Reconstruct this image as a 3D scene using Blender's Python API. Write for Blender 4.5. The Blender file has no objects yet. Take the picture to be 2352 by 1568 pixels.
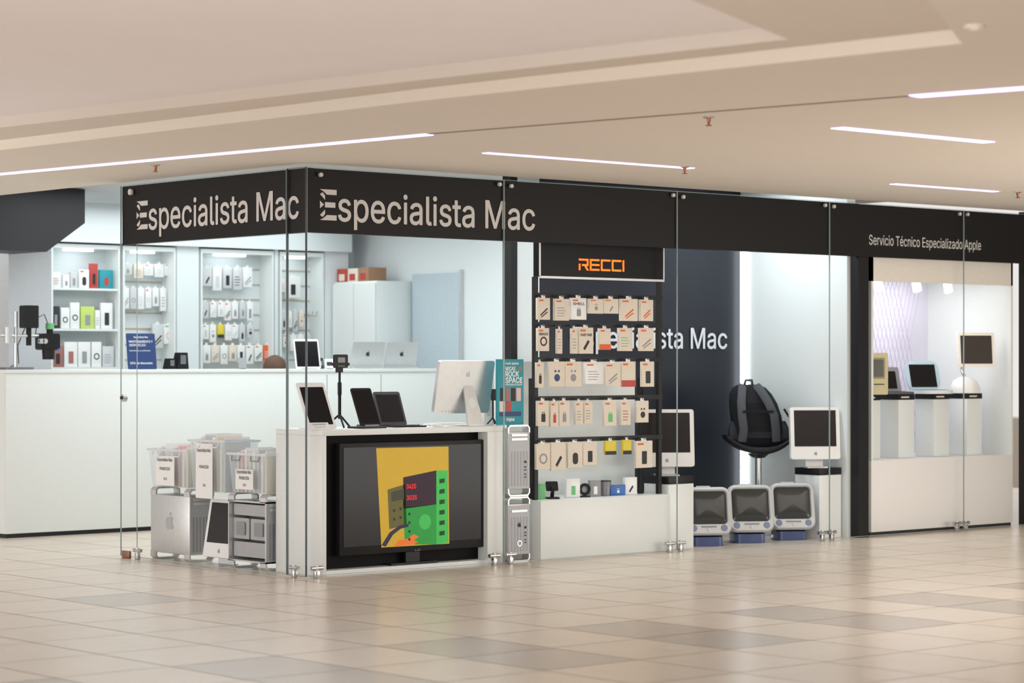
import bpy, bmesh, math, random, os
import numpy as np
from mathutils import Vector, Matrix
from mathutils.geometry import delaunay_2d_cdt
random.seed(7)
C=bpy.context.scene.collection
R=math.radians; sin,cos,pi=math.sin,math.cos,math.pi
# ---------- survey of the place: shop corner at (0,0); x runs along the long shopfront, y into the shop ----------
F=5500.; CU,CV,CZ=-9.127,-12.524,1.40; sa,ca=sin(R(41)),cos(R(41)); HY=830
def ray(p): s=(p-1176)/F; return sa+s*ca, ca-s*sa
def UU(p,v): a,b=ray(p); return CU+(v-CV)/b*a
def VV(p,u): a,b=ray(p); return CV+(u-CU)/a*b
def dep(u,v): return (u-CU)*sa+(v-CV)*ca
def ZZ(y,u,v): return CZ-(y-HY)/F*dep(u,v)
def onz(p,y,z):
    l=F*(CZ-z)/(y-HY); d=(p-1176)/F*l
    return (CU+l*sa+d*ca, CV+l*ca-d*sa)
# ---------- materials ----------
MC={}
def lin(c): return tuple((x/255/12.92 if x/255<=.04045 else ((x/255+.055)/1.055)**2.4) for x in c)+(1,)
def M(name,col=(200,200,200),r=.5,me=0,e=0,var=.06,sc=30,spec=.5):
    if name in MC: return MC[name]
    m=bpy.data.materials.new(name); m.use_nodes=True; nt=m.node_tree; p=nt.nodes['Principled BSDF']
    p.inputs['Roughness'].default_value=r; p.inputs['Metallic'].default_value=me; p.inputs['Specular IOR Level'].default_value=spec
    n=nt.nodes.new('ShaderNodeTexNoise'); n.inputs['Scale'].default_value=sc
    t=nt.nodes.new('ShaderNodeTexCoord'); nt.links.new(t.outputs['Object'],n.inputs['Vector'])
    mx=nt.nodes.new('ShaderNodeMix'); mx.data_type='RGBA'
    L=lin(col); mx.inputs[6].default_value=tuple(x*(1-var) for x in L[:3])+(1,); mx.inputs[7].default_value=tuple(min(1,x*(1+var)) for x in L[:3])+(1,)
    nt.links.new(n.outputs['Fac'],mx.inputs[0]); nt.links.new(mx.outputs[2],p.inputs['Base Color'])
    if e: nt.links.new(mx.outputs[2],p.inputs['Emission Color']); p.inputs['Emission Strength'].default_value=e
    MC[name]=m; return m
def glassmat(name,tint,base=.04,haze=0):
    m=bpy.data.materials.new(name); m.use_nodes=True; nt=m.node_tree; nt.nodes.clear()
    o=nt.nodes.new('ShaderNodeOutputMaterial'); tr=nt.nodes.new('ShaderNodeBsdfTransparent'); tr.inputs[0].default_value=tint
    g=nt.nodes.new('ShaderNodeBsdfGlossy'); g.inputs['Roughness'].default_value=.02
    a=nt.nodes.new('ShaderNodeMixShader'); a.inputs[0].default_value=base; nt.links.new(tr.outputs[0],a.inputs[1]); nt.links.new(g.outputs[0],a.inputs[2])
    d=nt.nodes.new('ShaderNodeBsdfDiffuse'); d.inputs[0].default_value=(.85,.9,.9,1)
    b=nt.nodes.new('ShaderNodeMixShader'); b.inputs[0].default_value=haze; nt.links.new(a.outputs[0],b.inputs[1]); nt.links.new(d.outputs[0],b.inputs[2])
    nt.links.new(b.outputs[0],o.inputs[0]); MC[name]=m; return m
PLA=glassmat('clear_plastic',(.95,.97,.98,1),.05,.25)
GE=M('glass_edge',(158,176,176),.2); GED=M('glass_edge_dark',(54,64,78),.2); WH=M('white_laminate',(230,236,235),.35,var=.02); WW=M('white_wall',(224,232,234),.7,var=.02)
BK=M('black_fascia',(27,26,26),.5,spec=.22); BG=M('black_gloss',(14,14,16),.3,spec=.2); BM=M('black_metal',(26,26,28),.45,spec=.3); LET=M('sign_beige',(214,212,208),.6)
AL=M('aluminium',(206,208,208),.38,.6); AD=M('aluminium_dark',(128,130,132),.45,.5); CH=M('chrome',(200,200,200),.25,.9); PW=M('white_plastic',(236,238,237),.3,var=.02)
SCR=M('dark_screen',(24,22,24),.22,spec=.2); CR=M('cream_card',(228,219,204),.6); OR=M('orange_print',(222,104,50),.6); DK=M('dark_print',(44,44,48),.6); GY=M('grey_print',(150,152,156),.6)
TE=M('teal_print',(34,150,165),.5); RE=M('red_print',(186,66,60),.5); YE=M('yellow_print',(225,205,60),.5); BL=M('blue_print',(60,110,185),.5); GN=M('green_print',(110,190,125),.5); PK=M('pink_print',(228,190,190),.5)
BRN=M('brown_card',(160,124,96),.7); NV=M('navy_print',(32,58,110),.5); RB=M('rose_brown',(165,110,100),.5); LM=M('lime_print',(190,215,110),.5); FAB=M('charcoal_fabric',(32,33,37),.9,var=.25,sc=80,spec=.2); FABG=M('grey_webbing',(78,81,87),.9,var=.15,sc=90,spec=.2); PG=M('pale_grey_pack',(206,209,211),.5)
LED=M('led_violet',(196,176,255),e=2.4); LEDW=M('led_white',(240,248,255),e=5); LEDV=M('led_vertical',(240,248,255),e=4)
# ---------- mesh builder ----------
def rrect(w,h,r,n=4):
    P=[]
    for cx,cz,a0 in ((w/2-r,h/2-r,0),(-w/2+r,h/2-r,90),(-w/2+r,-h/2+r,180),(w/2-r,-h/2+r,270)):
        for k in range(n+1):
            a=R(a0+90*k/n); P.append((cx+r*cos(a),cz+r*sin(a)))
    return P
class G:
    def __init__(s): s.b=bmesh.new()
    def box(s,x0,y0,z0,x1,y1,z1,m=0,bv=0):
        x0,x1=sorted((x0,x1)); y0,y1=sorted((y0,y1)); z0,z1=sorted((z0,z1))
        v=[s.b.verts.new(p) for p in ((x0,y0,z0),(x1,y0,z0),(x1,y1,z0),(x0,y1,z0),(x0,y0,z1),(x1,y0,z1),(x1,y1,z1),(x0,y1,z1))]
        fs=[s.b.faces.new([v[i] for i in q]) for q in ((3,2,1,0),(4,5,6,7),(0,1,5,4),(1,2,6,5),(2,3,7,6),(3,0,4,7))]
        for f in fs: f.material_index=m
        if bv: bmesh.ops.bevel(s.b,geom=list({e for f in fs for e in f.edges}),offset=bv,segments=2,affect='EDGES',profile=.5)
        return s
    def face(s,pts,m=0):
        f=s.b.faces.new([s.b.verts.new(p) for p in pts]); f.material_index=m; return s
    def loft(s,rings,m=0,cap=True):
        V=[[s.b.verts.new(p) for p in r] for r in rings]; n=len(V[0])
        for a,b in zip(V,V[1:]):
            for i in range(n):
                f=s.b.faces.new((a[i],a[(i+1)%n],b[(i+1)%n],b[i])); f.material_index=m
        if cap:
            for r in (V[0],V[-1]): f=s.b.faces.new(r); f.material_index=m
        return s
    def cyl(s,a,b,r,r2=None,n=12,m=0):
        a,b=Vector(a),Vector(b); d=(b-a).normalized(); x=d.orthogonal().normalized(); y=d.cross(x); r2=r if r2 is None else r2
        return s.loft([[p+x*q*cos(2*pi*k/n)+y*q*sin(2*pi*k/n) for k in range(n)] for p,q in ((a,r),(b,r2))],m)
    def tube(s,pts,r,n=8,m=0,flat=1,up=(0,0,1)):
        P=[Vector(p) for p in pts]; rings=[]; ref=Vector(up)
        for i,p in enumerate(P):
            t=(P[min(i+1,len(P)-1)]-P[max(i-1,0)]).normalized(); x=t.cross(ref)
            x=t.orthogonal().normalized() if x.length<1e-3 else x.normalized()
            y=x.cross(t); rings.append([p+x*r*cos(2*pi*k/n)+y*r*flat*sin(2*pi*k/n) for k in range(n)])
        return s.loft(rings,m)
    def lathe(s,prof,c=(0,0,0),n=16,m=0):
        return s.loft([[(c[0]+max(r,.0004)*cos(2*pi*k/n),c[1]+max(r,.0004)*sin(2*pi*k/n),c[2]+z) for k in range(n)] for r,z in prof],m)
    def rr(s,x0,z0,x1,z1,r,y0,y1,m=0):
        cx,cz=(x0+x1)/2,(z0+z1)/2; P=rrect(abs(x1-x0),abs(z1-z0),r)
        return s.loft([[(cx+a,y,cz+b) for a,b in P] for y in (y0,y1)],m)
    def rrz(s,x0,y0,x1,y1,r,z0,z1,m=0):
        cx,cy=(x0+x1)/2,(y0+y1)/2; P=rrect(abs(x1-x0),abs(y1-y0),r)
        return s.loft([[(cx+a,cy+b,z) for a,b in P] for z in (z0,z1)],m)
    def pr(s,pts,y0,y1,m=0): return s.loft([[(a,y,b) for a,b in pts] for y in (y0,y1)],m)
    def ring(s,c,ro,ri,y0,y1,m=0,n=20):
        rg=[]
        for r,y in ((ro,y0),(ro,y1),(ri,y1),(ri,y0),(ro,y0)): rg.append([(c[0]+r*cos(2*pi*k/n),y,c[1]+r*sin(2*pi*k/n)) for k in range(n)])
        return s.loft(rg,m,False)
    def tr(s,mx): s.b.transform(mx); return s
    def lean(s,d,z=0): return s.tr(Matrix.Translation((0,0,z))@Matrix.Rotation(-R(d),4,'X')@Matrix.Translation((0,0,-z)))
    def build(s,name,mats,parent=None,W=False):
        bmesh.ops.recalc_face_normals(s.b,faces=s.b.faces)
        if W and parent:
            t=parent
            while t.parent: t=t.parent
            s.b.transform(Matrix.LocRotScale(t.location,t.rotation_euler,None).inverted())
        me=bpy.data.meshes.new(name); s.b.to_mesh(me); s.b.free()
        for m in (mats if isinstance(mats,(list,tuple)) else [mats]): me.materials.append(m)
        me.polygons.foreach_set('use_smooth',[True]*len(me.polygons)); me.set_sharp_from_angle(angle=R(35))
        o=bpy.data.objects.new(name,me); C.objects.link(o); o.parent=parent; return o
def tag(o,label,cat,group=None):
    o['label']=label; o['category']=cat
    if group: o['group']=group
    return o
def thing(name,label,cat,loc=(0,0,0),rz=0,group=None):
    o=bpy.data.objects.new(name,None); C.objects.link(o); o.empty_display_size=.05
    o.location=loc; o.rotation_euler=(0,0,R(rz)); return tag(o,label,cat,group)
def S(o): o['kind']='structure'; return o
# ---------- lettering: glyph outlines, triangulated here by winding number ----------
TC={}; FONT=None
try:
    fp_=os.path.join(bpy.utils.resource_path('LOCAL'),'datafiles','fonts','Inter.woff2')
    if os.path.exists(fp_): FONT=bpy.data.fonts.load(fp_)
except Exception: FONT=None
def tmesh(body):
    if body in TC: return TC[body]
    cu=bpy.data.curves.new('t','FONT'); cu.body=body; cu.size=1; cu.resolution_u=4; cu.fill_mode='NONE'
    if FONT: cu.font=FONT
    ob=bpy.data.objects.new('t',cu); C.objects.link(ob); dg=bpy.context.evaluated_depsgraph_get()
    me=bpy.data.meshes.new_from_object(ob.evaluated_get(dg)); V=[(v.co.x,v.co.y) for v in me.vertices]; ES={tuple(sorted(e.vertices)) for e in me.edges}
    bpy.data.objects.remove(ob); bpy.data.curves.remove(cu); bpy.data.meshes.remove(me)
    D=[]; st_=0
    for i in range(len(V)):
        if i==len(V)-1 or (i,i+1) not in ES: D.append((i,st_)); st_=i+1
        else: D.append((i,i+1))
    r=delaunay_2d_cdt([Vector(v) for v in V],[d for d in D if d[0]!=d[1]],[],0,1e-6); vo,fo=r[0],r[2]
    A=np.array(V); a=A[[d[0] for d in D]]; b=A[[d[1] for d in D]]
    c=np.array([[sum(vo[k].x for k in f)/len(f),sum(vo[k].y for k in f)/len(f)] for f in fo])
    cx,cy=c[:,0:1],c[:,1:2]; L_=(b[:,0]-a[:,0])*(cy-a[:,1])-(cx-a[:,0])*(b[:,1]-a[:,1])
    wn=((a[:,1]<=cy)&(b[:,1]>cy)&(L_>0)).sum(1)-((a[:,1]>cy)&(b[:,1]<=cy)&(L_<0)).sum(1)
    P=[tuple(f) for f,w_ in zip(fo,wn) if w_!=0]; TC[body]=([(v.x,v.y,0) for v in vo],P); return TC[body]
CAP=max(v[1] for v in tmesh('M')[0])
def text(body,mat,parent,x0,x1,zb,cap,y=-.002,bold=0,name='lettering',lean=0,lz=0):
    V,P=tmesh(body); a=min(v[0] for v in V); b=max(v[0] for v in V); kx=(x1-x0)/(b-a); kz=cap/CAP; n=len(V)
    sh=[(0,0)] if not bold else [(0,0)]+[(bold*cap*cos(q*pi/4),bold*cap*sin(q*pi/4)) for q in range(8)]
    me=bpy.data.meshes.new(name); W=[Vector((x0+(v[0]-a)*kx+p,y-.00002*i,zb+v[1]*kz+q)) for i,(p,q) in enumerate(sh) for v in V]
    if lean:
        q=Matrix.Translation((0,0,lz))@Matrix.Rotation(-R(lean),4,'X')@Matrix.Translation((0,0,-lz)); W=[q@w for w in W]
    me.from_pydata(W,[],[tuple(j+n*i for j in p) for i in range(len(sh)) for p in P]); me.materials.append(mat)
    o=bpy.data.objects.new(name,me); C.objects.link(o); o.parent=parent; return o
APB=[(0,.66),(.1,.7),(.22,.7),(.33,.62),(.25,.5),(.24,.38),(.3,.28),(.38,.23),(.32,.1),(.22,0),(.12,0),(0,.04),(-.12,0),(-.22,0),(-.34,.16),(-.39,.36),(-.36,.55),(-.25,.68),(-.12,.71)]
APL=[(0,.76),(.02,.88),(.14,.98),(.14,.86),(.08,.78)]
def emblem(g,cx,cz,h,y,m=0):
    for A in (APB,APL): g.face([(cx+a*h,y,cz+(b-.4)*h) for a,b in A],m)
    return g
ORD=['first','second','third','fourth','fifth','sixth','seventh','eighth','ninth','tenth','eleventh','twelfth']

# ================= SETTING =================
def tilemat(name,c1,c2):
    m=bpy.data.materials.new(name); m.use_nodes=True; nt=m.node_tree; p=nt.nodes['Principled BSDF']
    tc=nt.nodes.new('ShaderNodeTexCoord'); ad=nt.nodes.new('ShaderNodeVectorMath'); ad.operation='SUBTRACT'; ad.inputs[1].default_value=(-.7,-3.81,-5)
    dv=nt.nodes.new('ShaderNodeVectorMath'); dv.operation='DIVIDE'; dv.inputs[1].default_value=(.6,.62,100)
    fl=nt.nodes.new('ShaderNodeVectorMath'); fl.operation='FLOOR'; wn=nt.nodes.new('ShaderNodeTexWhiteNoise'); no=nt.nodes.new('ShaderNodeTexNoise'); no.inputs['Scale'].default_value=6; no.inputs['Detail'].default_value=6
    mth=nt.nodes.new('ShaderNodeMath'); mth.operation='MULTIPLY_ADD'; mth.inputs[1].default_value=.5; m2=nt.nodes.new('ShaderNodeMath'); m2.operation='MULTIPLY'; m2.inputs[1].default_value=.55
    mx=nt.nodes.new('ShaderNodeMix'); mx.data_type='RGBA'; mx.inputs[6].default_value=lin(c1); mx.inputs[7].default_value=lin(c2)
    l=nt.links.new; l(tc.outputs['Object'],ad.inputs[0]); l(ad.outputs[0],dv.inputs[0]); l(dv.outputs[0],fl.inputs[0]); l(fl.outputs[0],wn.inputs['Vector']); l(tc.outputs['Object'],no.inputs['Vector'])
    l(no.outputs['Fac'],m2.inputs[0]); l(wn.outputs['Value'],mth.inputs[0]); l(m2.outputs[0],mth.inputs[2]); l(mth.outputs[0],mx.inputs[0]); l(mx.outputs[2],p.inputs['Base Color'])
    p.inputs['Roughness'].default_value=.26; p.inputs['Specular IOR Level'].default_value=.5; return m
TB=tilemat('tile_beige',(213,200,183),(224,212,196)); TG=tilemat('tile_grey',(187,176,163),(195,185,173)); GR=M('grout',(156,142,126),.8)
g=G(); g.face([(-40,-40,-.004),(40,-40,-.004),(40,40,-.004),(-40,40,-.004)],2)
for i in range(-12,22):
    for j in range(-9,20):
        u=-.4+.6*i; v=-3.5+.62*j; e=.0032
        dark=(j in(0,-1) and i%2==0) or (i,j)==(-2,5)
        g.face([(u-.3+e,v-.31+e,0),(u+.3-e,v-.31+e,0),(u+.3-e,v+.31-e,0),(u-.3+e,v+.31-e,0)],1 if dark else 0)
S(g.build('floor',[TB,TG,GR]))
CT=M('ceiling_tan',(228,220,210),.8,var=.02,sc=3); CL=M('ceiling_cream_lit',(236,228,217),.8,var=.02); CP=M('ceiling_white_lit',(246,241,244),.8,var=.02,sc=2); CS=M('ceiling_shade',(222,213,204),.8,var=.02,sc=3)  # light on step and raised panel, shade on ledge, put into these colours
zc,zl,zp=2.68,2.74,2.80
e1=[onz(-300,380,zc),onz(1000,228,zc),onz(2210,100,zc)]
E=[(-2.55,13)]+e1+[(-2.45,-7.09),(-9,-11.2)]
I=[(-3.0,13),onz(-300,327,zl),onz(1000,180,zl),onz(1810,90,zl),onz(1590,0,zl),(-9,-9.1)]
g=G()
g.face([(x,y,zc) for x,y in E]+[(-9,-32,zc),(32,-32,zc),(32,0,zc),(0,0,zc),(0,13,zc)],0)
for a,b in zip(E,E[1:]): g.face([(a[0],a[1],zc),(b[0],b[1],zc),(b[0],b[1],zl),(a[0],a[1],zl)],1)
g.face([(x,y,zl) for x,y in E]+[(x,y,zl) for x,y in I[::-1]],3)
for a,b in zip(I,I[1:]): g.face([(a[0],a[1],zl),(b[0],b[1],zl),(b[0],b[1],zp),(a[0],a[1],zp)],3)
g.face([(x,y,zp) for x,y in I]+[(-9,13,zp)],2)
S(g.build('ceiling',[CT,CL,CP,CS]))
S(G().box(.0,.07,2.83,7.5,6.7,2.93).build('ceiling',M('shop_ceiling',(196,200,204),.8)))
S(G().box(-2.5,6.6,0,7.5,6.75,2.83).build('wall_back',WW))
S(G().box(5.4,.12,0,5.5,6.6,2.83).build('wall_right',WW))
S(G().box(UU(1240,1.27),1.27,0,5.38,1.33,2.83).build('wall_partition',M('navy_panel',(26,30,40),.3,spec=.4)))
S(G().box(UU(1187,1.27),1.27,0,UU(1240,1.27)-.005,1.40,2.83).build('wall_pier',WW))
S(G().box(UU(1172,1.27),1.26,0,UU(1187,1.27)-.003,1.36,2.83).build('trim_1',BM))
S(G().box(UU(1972,.03),.03,0,UU(1995,.03),.11,2.64).build('trim_2',BM))
S(G().box(7.62,.02,0,12,.12,2.68).build('wall_mall',M('dark_wall',(38,34,33),.4)))
S(G().box(UU(20,5.3),5.3,0,UU(118,5.3),5.62,2.83).build('wall_column',M('concrete',(196,200,204),.9,var=.12,sc=60)))
# glass panes: perfectly clear sheets, so only their polished edges are modelled
def pane(n,x0,y0,x1,y1,z1=2.655,m=GE):
    g=G(); q=.0025
    if abs(y1-y0)<abs(x1-x0):
        g.box(x0,y0,.012,x0+q,y1,z1); g.box(x1-q,y0,.012,x1,y1,z1); g.box(x0+q,y0,.012,x1-q,y1,.015); g.box(x0+q,y0,z1-.003,x1-q,y1,z1)
    else:
        g.box(x0,y0,.012,x1,y0+q,z1); g.box(x0,y1-q,.012,x1,y1,z1); g.box(x0,y0+q,.012,x1,y1-q,.015); g.box(x0,y0+q,z1-.003,x1,y1-q,z1)
    return S(g.build('window_%d'%n,m))
pane(1,-.005,.0,.005,.205,m=GED); pane(2,-.005,.213,.005,2.24); pane(8,.012,.214,.018,2.05,2.235)
for k,(a,b) in enumerate(((.006,1.685),(1.687,3.371),(3.373,5.054),(5.056,6.72),(6.722,7.6))): pane(3+k,a,-.004,b,.004)
l2=thing('door_lock','round steel lock on the free edge of the left glass pane','lock',(-.007,VV(290,0),ZZ(913,0,VV(290,0))-.03),-90)
G().cyl((0,0,.03),(0,-.03,.03),.03,.028,16).build('body',CH,l2); G().cyl((0,-.03,.03),(0,-.036,.03),.012).build('keyhole',BM,l2)
# ================= SIGN =================
zf0,zf1=2.235,2.65
def Elogo(parent,x0,x1,zb,cap,y,mat=LET):
    w=x1-x0; g=G(); q=lambda P:[(x0+a*w,zb+b*cap) for a,b in P]
    for P in ([(0,1),(1,1),(1,.83),(.42,.83),(.22,.93)],[(.3,.585),(.42,.585),(.92,.585),(.92,.415),(.42,.415),(.3,.415)],[(0,0),(.22,.07),(.42,.17),(1,.17),(1,0)],[(.0,.84),(.3,.66),(.3,.8),(.16,.9)],[(0,.62),(.24,.5),(0,.38)],[(.0,.16),(.3,.34),(.3,.2),(.16,.1)]):
        g.pr(q(P),y,y+.003)
    g.build('emblem',mat,parent)
fr=thing('sign_fascia','long black fascia over the wide shopfront with beige shop name','sign',(0,.012,zf0))
G().box(.07,0,0,7.6,.05,zf1-zf0).build('panel',BK,fr)
v0=.01
Elogo(fr,UU(735,v0),UU(773,v0),2.318-zf0,.2,-.003)
text('specialista Mac',LET,fr,UU(777,v0),UU(1228,v0),2.318-zf0,.188,-.003,.016)
text('Servicio Técnico Especializado Apple',LET,fr,UU(1996,v0),UU(2253,v0),ZZ(562,5.6,0)-zf0,.078,-.003,.008)
for p,y in ((739,401),(1150,423),(1177,427),(1549,448),(1572,452),(1898,471),(1918,474),(2207,491),(2225,492)):
    u=UU(p,-.02); z=ZZ(y,u,-.02)-zf0; G().cyl((u,-.012,z),(u,-.03,z),.014,n=14).build('bolt',LET,fr)
fl=thing('sign_fascia','short black fascia on the side shopfront with beige shop name','sign',(.012,0,zf0),-90)
G().box(-2.24,0,0,-.0,.05,zf1-zf0).build('panel',BK,fl)
L=lambda p:-VV(p,.01)
Elogo(fl,L(314),L(339),2.335-zf0,.2,-.003)
text('specialista Mac',LET,fl,L(342),L(686),2.33-zf0,.188,-.003,.016)
G().cyl((L(305),-.012,ZZ(441,0,2.1)-zf0),(L(305),-.03,ZZ(441,0,2.1)-zf0),.022,n=14).build('bolt',LET,fl)
wl=thing('wall_lettering','white shop name lettering on the black partition behind the rack','sign',(0,1.265,ZZ(800,5,1.27)))
WLM=M('white_letter_glow',(198,205,211),.6,e=.05)  # letters get a faint glow put into their colour
Elogo(wl,UU(1310,1.26),UU(1338,1.26),0,.17,-.004,WLM); text('specialista Mac',WLM,wl,UU(1343,1.26),UU(1670,1.26),0,.165,-.004,.016)
# ================= GLASS CLAMPS =================
def clamp(x,y,rz,label):
    t=thing('glass_clamp',label,'glass clamp',(x,y,0),rz,'steel glass clamps along the shopfront foot')
    G().box(-.018,-.036,.0,.018,-.008,.05,0,.004).cyl((0,-.022,.045),(0,-.022,.085),.012).build('body',CH,t)
    G().cyl((-.045,-.022,.066),(.045,-.022,.066),.014).build('bolt',CH,t)
ps=[727,1135,1172,1538,1563,1888,1910,2197,2217]
nm=['right of the glass corner','left of first long pane seam','right of first long pane seam','left of second pane seam below the white pedestal','right of second pane seam','left of third pane seam','right of third pane seam by black post','left of last pane seam','right of last pane seam']
for p,n in zip(ps,nm): clamp(UU(p,-.02),0,0,'small steel floor clamp '+n)
clamp(0,VV(682,0),-90,'small steel floor clamp left of the glass corner')
clamp(0,VV(322,0),-90,'steel floor clamp at the free end of the side pane')
tag(G().box(-.03,VV(304,0),0,-.008,VV(284,0)-.02,.055,0,.004).build('floor_lock',M('bronze',(150,110,90),.35,.8)),'bronze floor lock at the far end of the side pane','lock')
# ================= CEILING FITTINGS =================
def strip(a,b,w,label,m=LED):
    a,b=Vector((a[0],a[1],0)),Vector((b[0],b[1],0)); d=(b-a).normalized(); n=Vector((-d.y,d.x,0))*w/2
    t=thing('ceiling_light',label,'ceiling light',((a+b)/2+Vector((0,0,zc-.008))),0,'slim LED strips in the mall ceiling')
    o=t.location
    def q(k,z): return [tuple(p-Vector(o)+Vector((0,0,z))) for p in (a+n*k-d*.01*(k-1)*9,b+n*k+d*.01*(k-1)*9,b-n*k+d*.01*(k-1)*9,a-n*k-d*.01*(k-1)*9)]
    G().loft([q(1.25,zc-.002),q(1.25,zc+.02)]).build('housing',CL,t); G().loft([q(1,zc-.008),q(1,zc-.001)]).build('diffuser',m,t)
la,lb,lc,ld=onz(-500,445,zc),onz(985,307,zc),onz(2100,219,zc),onz(2900,160,zc)
strip(la,lb,.075,'long lit LED strip crossing the ceiling above the side shopfront'); strip(lc,ld,.11,'wide LED strip at the upper right of the ceiling')
strip((.36,-1.36),(2.15,-1.36),.06,'slim LED strip nearest above the long fascia'); strip((.79,-3.82),(2.12,-3.82),.09,'LED strip between the wide one and the small far one')
strip((4.23,-1.33),(5.42,-1.33),.06,'small far LED strip above the white corner display')
a,b=Vector(lb+(0,)),Vector(lc+(0,)); n=(b-a).normalized(); n=Vector((-n.y,n.x,0))*.02
S(G().loft([[tuple(p+Vector((0,0,z))) for p in (a+n,b+n,b-n,a-n)] for z in (zc-.003,zc+.01)]).build('trim_3',M('groove',(150,139,128),.6)))
for (p,y),lb_ in zip(((357,378),(1573,382),(1628,268),(2338,440)),('near the long lit LED strip','at the end of the slim LED strip','alone beside the ceiling groove','at far right beyond the small LED strip')):
    x,yy=onz(p,y,zc); t=thing('sprinkler','small chrome ceiling sprinkler '+lb_,'sprinkler',(x,yy,zc),0,'ceiling sprinklers')
    G().lathe([(.0,.002),(.03,.002),(.03,-.006),(.012,-.01)],n=14).build('rosette',CH,t); G().lathe([(.012,-.008),(.010,-.03),(.005,-.04),(.018,-.045),(.018,-.048),(0,-.049)],n=12).build('head',M('copper',(170,110,80),.3,.8),t)
x,yy=onz(2238,58,zc); dl=thing('spotlight','small round recessed spotlight at the top right of the ceiling','ceiling light',(x,yy,zc)); G().lathe([(0,0),(.04,0),(.04,-.012),(.03,-.014)],n=16).build('ring',CL,dl); G().lathe([(0,-.006),(.028,-.013),(0,-.016)],n=14).build('lamp',M('dim_lamp',(255,244,225),e=.4),dl)
# ================= LEFT: DUCT, COUNTER =================
vh=4.75; h0,h1,h2=UU(-150,vh),UU(195,vh),UU(107,vh)
zt,zm,zb=2.825,ZZ(512,h1,vh),ZZ(578,h2,vh)
tag(G().pr([(h0,zt),(h1,zt),(h1,zm),(h2,zb),(h0,zb)],vh,5.28).build('ventilation_duct',M('duct_black',(30,32,36),.5)),'black angular duct under the ceiling above the left counter','duct')
zc1=1.335
ct=thing('counter','long tall white counter running back inside the shop','counter',(.28,4.4,0))
G().box(.02,.03,0,4.98,.57,.05).build('toe_kick',DK,ct); G().box(0,0,.035,5.0,.02,zc1-.03,0,.003).box(0,.02,.035,.02,.6,zc1-.03).build('front_panel',WH,ct); G().box(.02,.02,.05,4.99,.59,zc1-.031).build('body',WH,ct); G().box(-.01,-.01,zc1-.03,5.02,.62,zc1,0,.004).build('top',WH,ct)
g=G()
for x in (3.15,3.75): g.box(x,-.002,.1,x+.006,0,zc1-.05)
g.build('panel_seam',GY,ct)
# back wall bays
def bay(p0,p1,label,shelves,rows):
    a,b=UU(p0,6.36)+.012,UU(p1,6.36)-.012; v=6.55; t=thing('display_bay',label,'display bay',((a+b)/2,v,1.0),0,'lit display bays on the back wall'); w=(b-a)/2
    g=G().box(-w,.02,0,w,.045,1.44)
    if rows:
        for k in range(9): g.box(-w+.01,.012,.12+.145*k,w-.01,.021,.132+.145*k,1)
    g.build('slat_panel',[WW,M('slat_groove',(190,176,150),.5)],t)
    for s_ in (-1,1): G().box(s_*w,-.2,0,s_*(w-.018),.02,1.46).build('side_panel',WH,t)
    G().box(-w+.02,-.2,1.42,w-.02,.02,1.46).build('header',WH,t); G().box(-w*.5,-.15,1.40,w*.3,-.09,1.421).build('light',LEDW,t)
    for y in shelves:
        z=ZZ(y,(a+b)/2,6.45)-1.0; G().box(-w+.018,-.19,z-.02,w-.018,.02,z).build('shelf',WH,t)
bay(114,277,'leftmost lit wall bay with white product shelves',(662,755,843),False)
bay(279,405,'second lit wall bay from left with hanging white packs',(),True); bay(458,630,'third lit wall bay from left with gold slat grooves',(),True); bay(640,745,'rightmost lit wall bay holding a tablet pack',(),True)
for a,b in ((406,457),(631,639),(746,800)): S(G().box(UU(a,6.36),6.36,0,UU(b,6.36),6.6,2.83).build('wall_pier',WW))
S(G().box(UU(112,6.36),6.3,2.475,UU(800,6.36),6.6,2.83).build('wall_header',WW))
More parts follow.
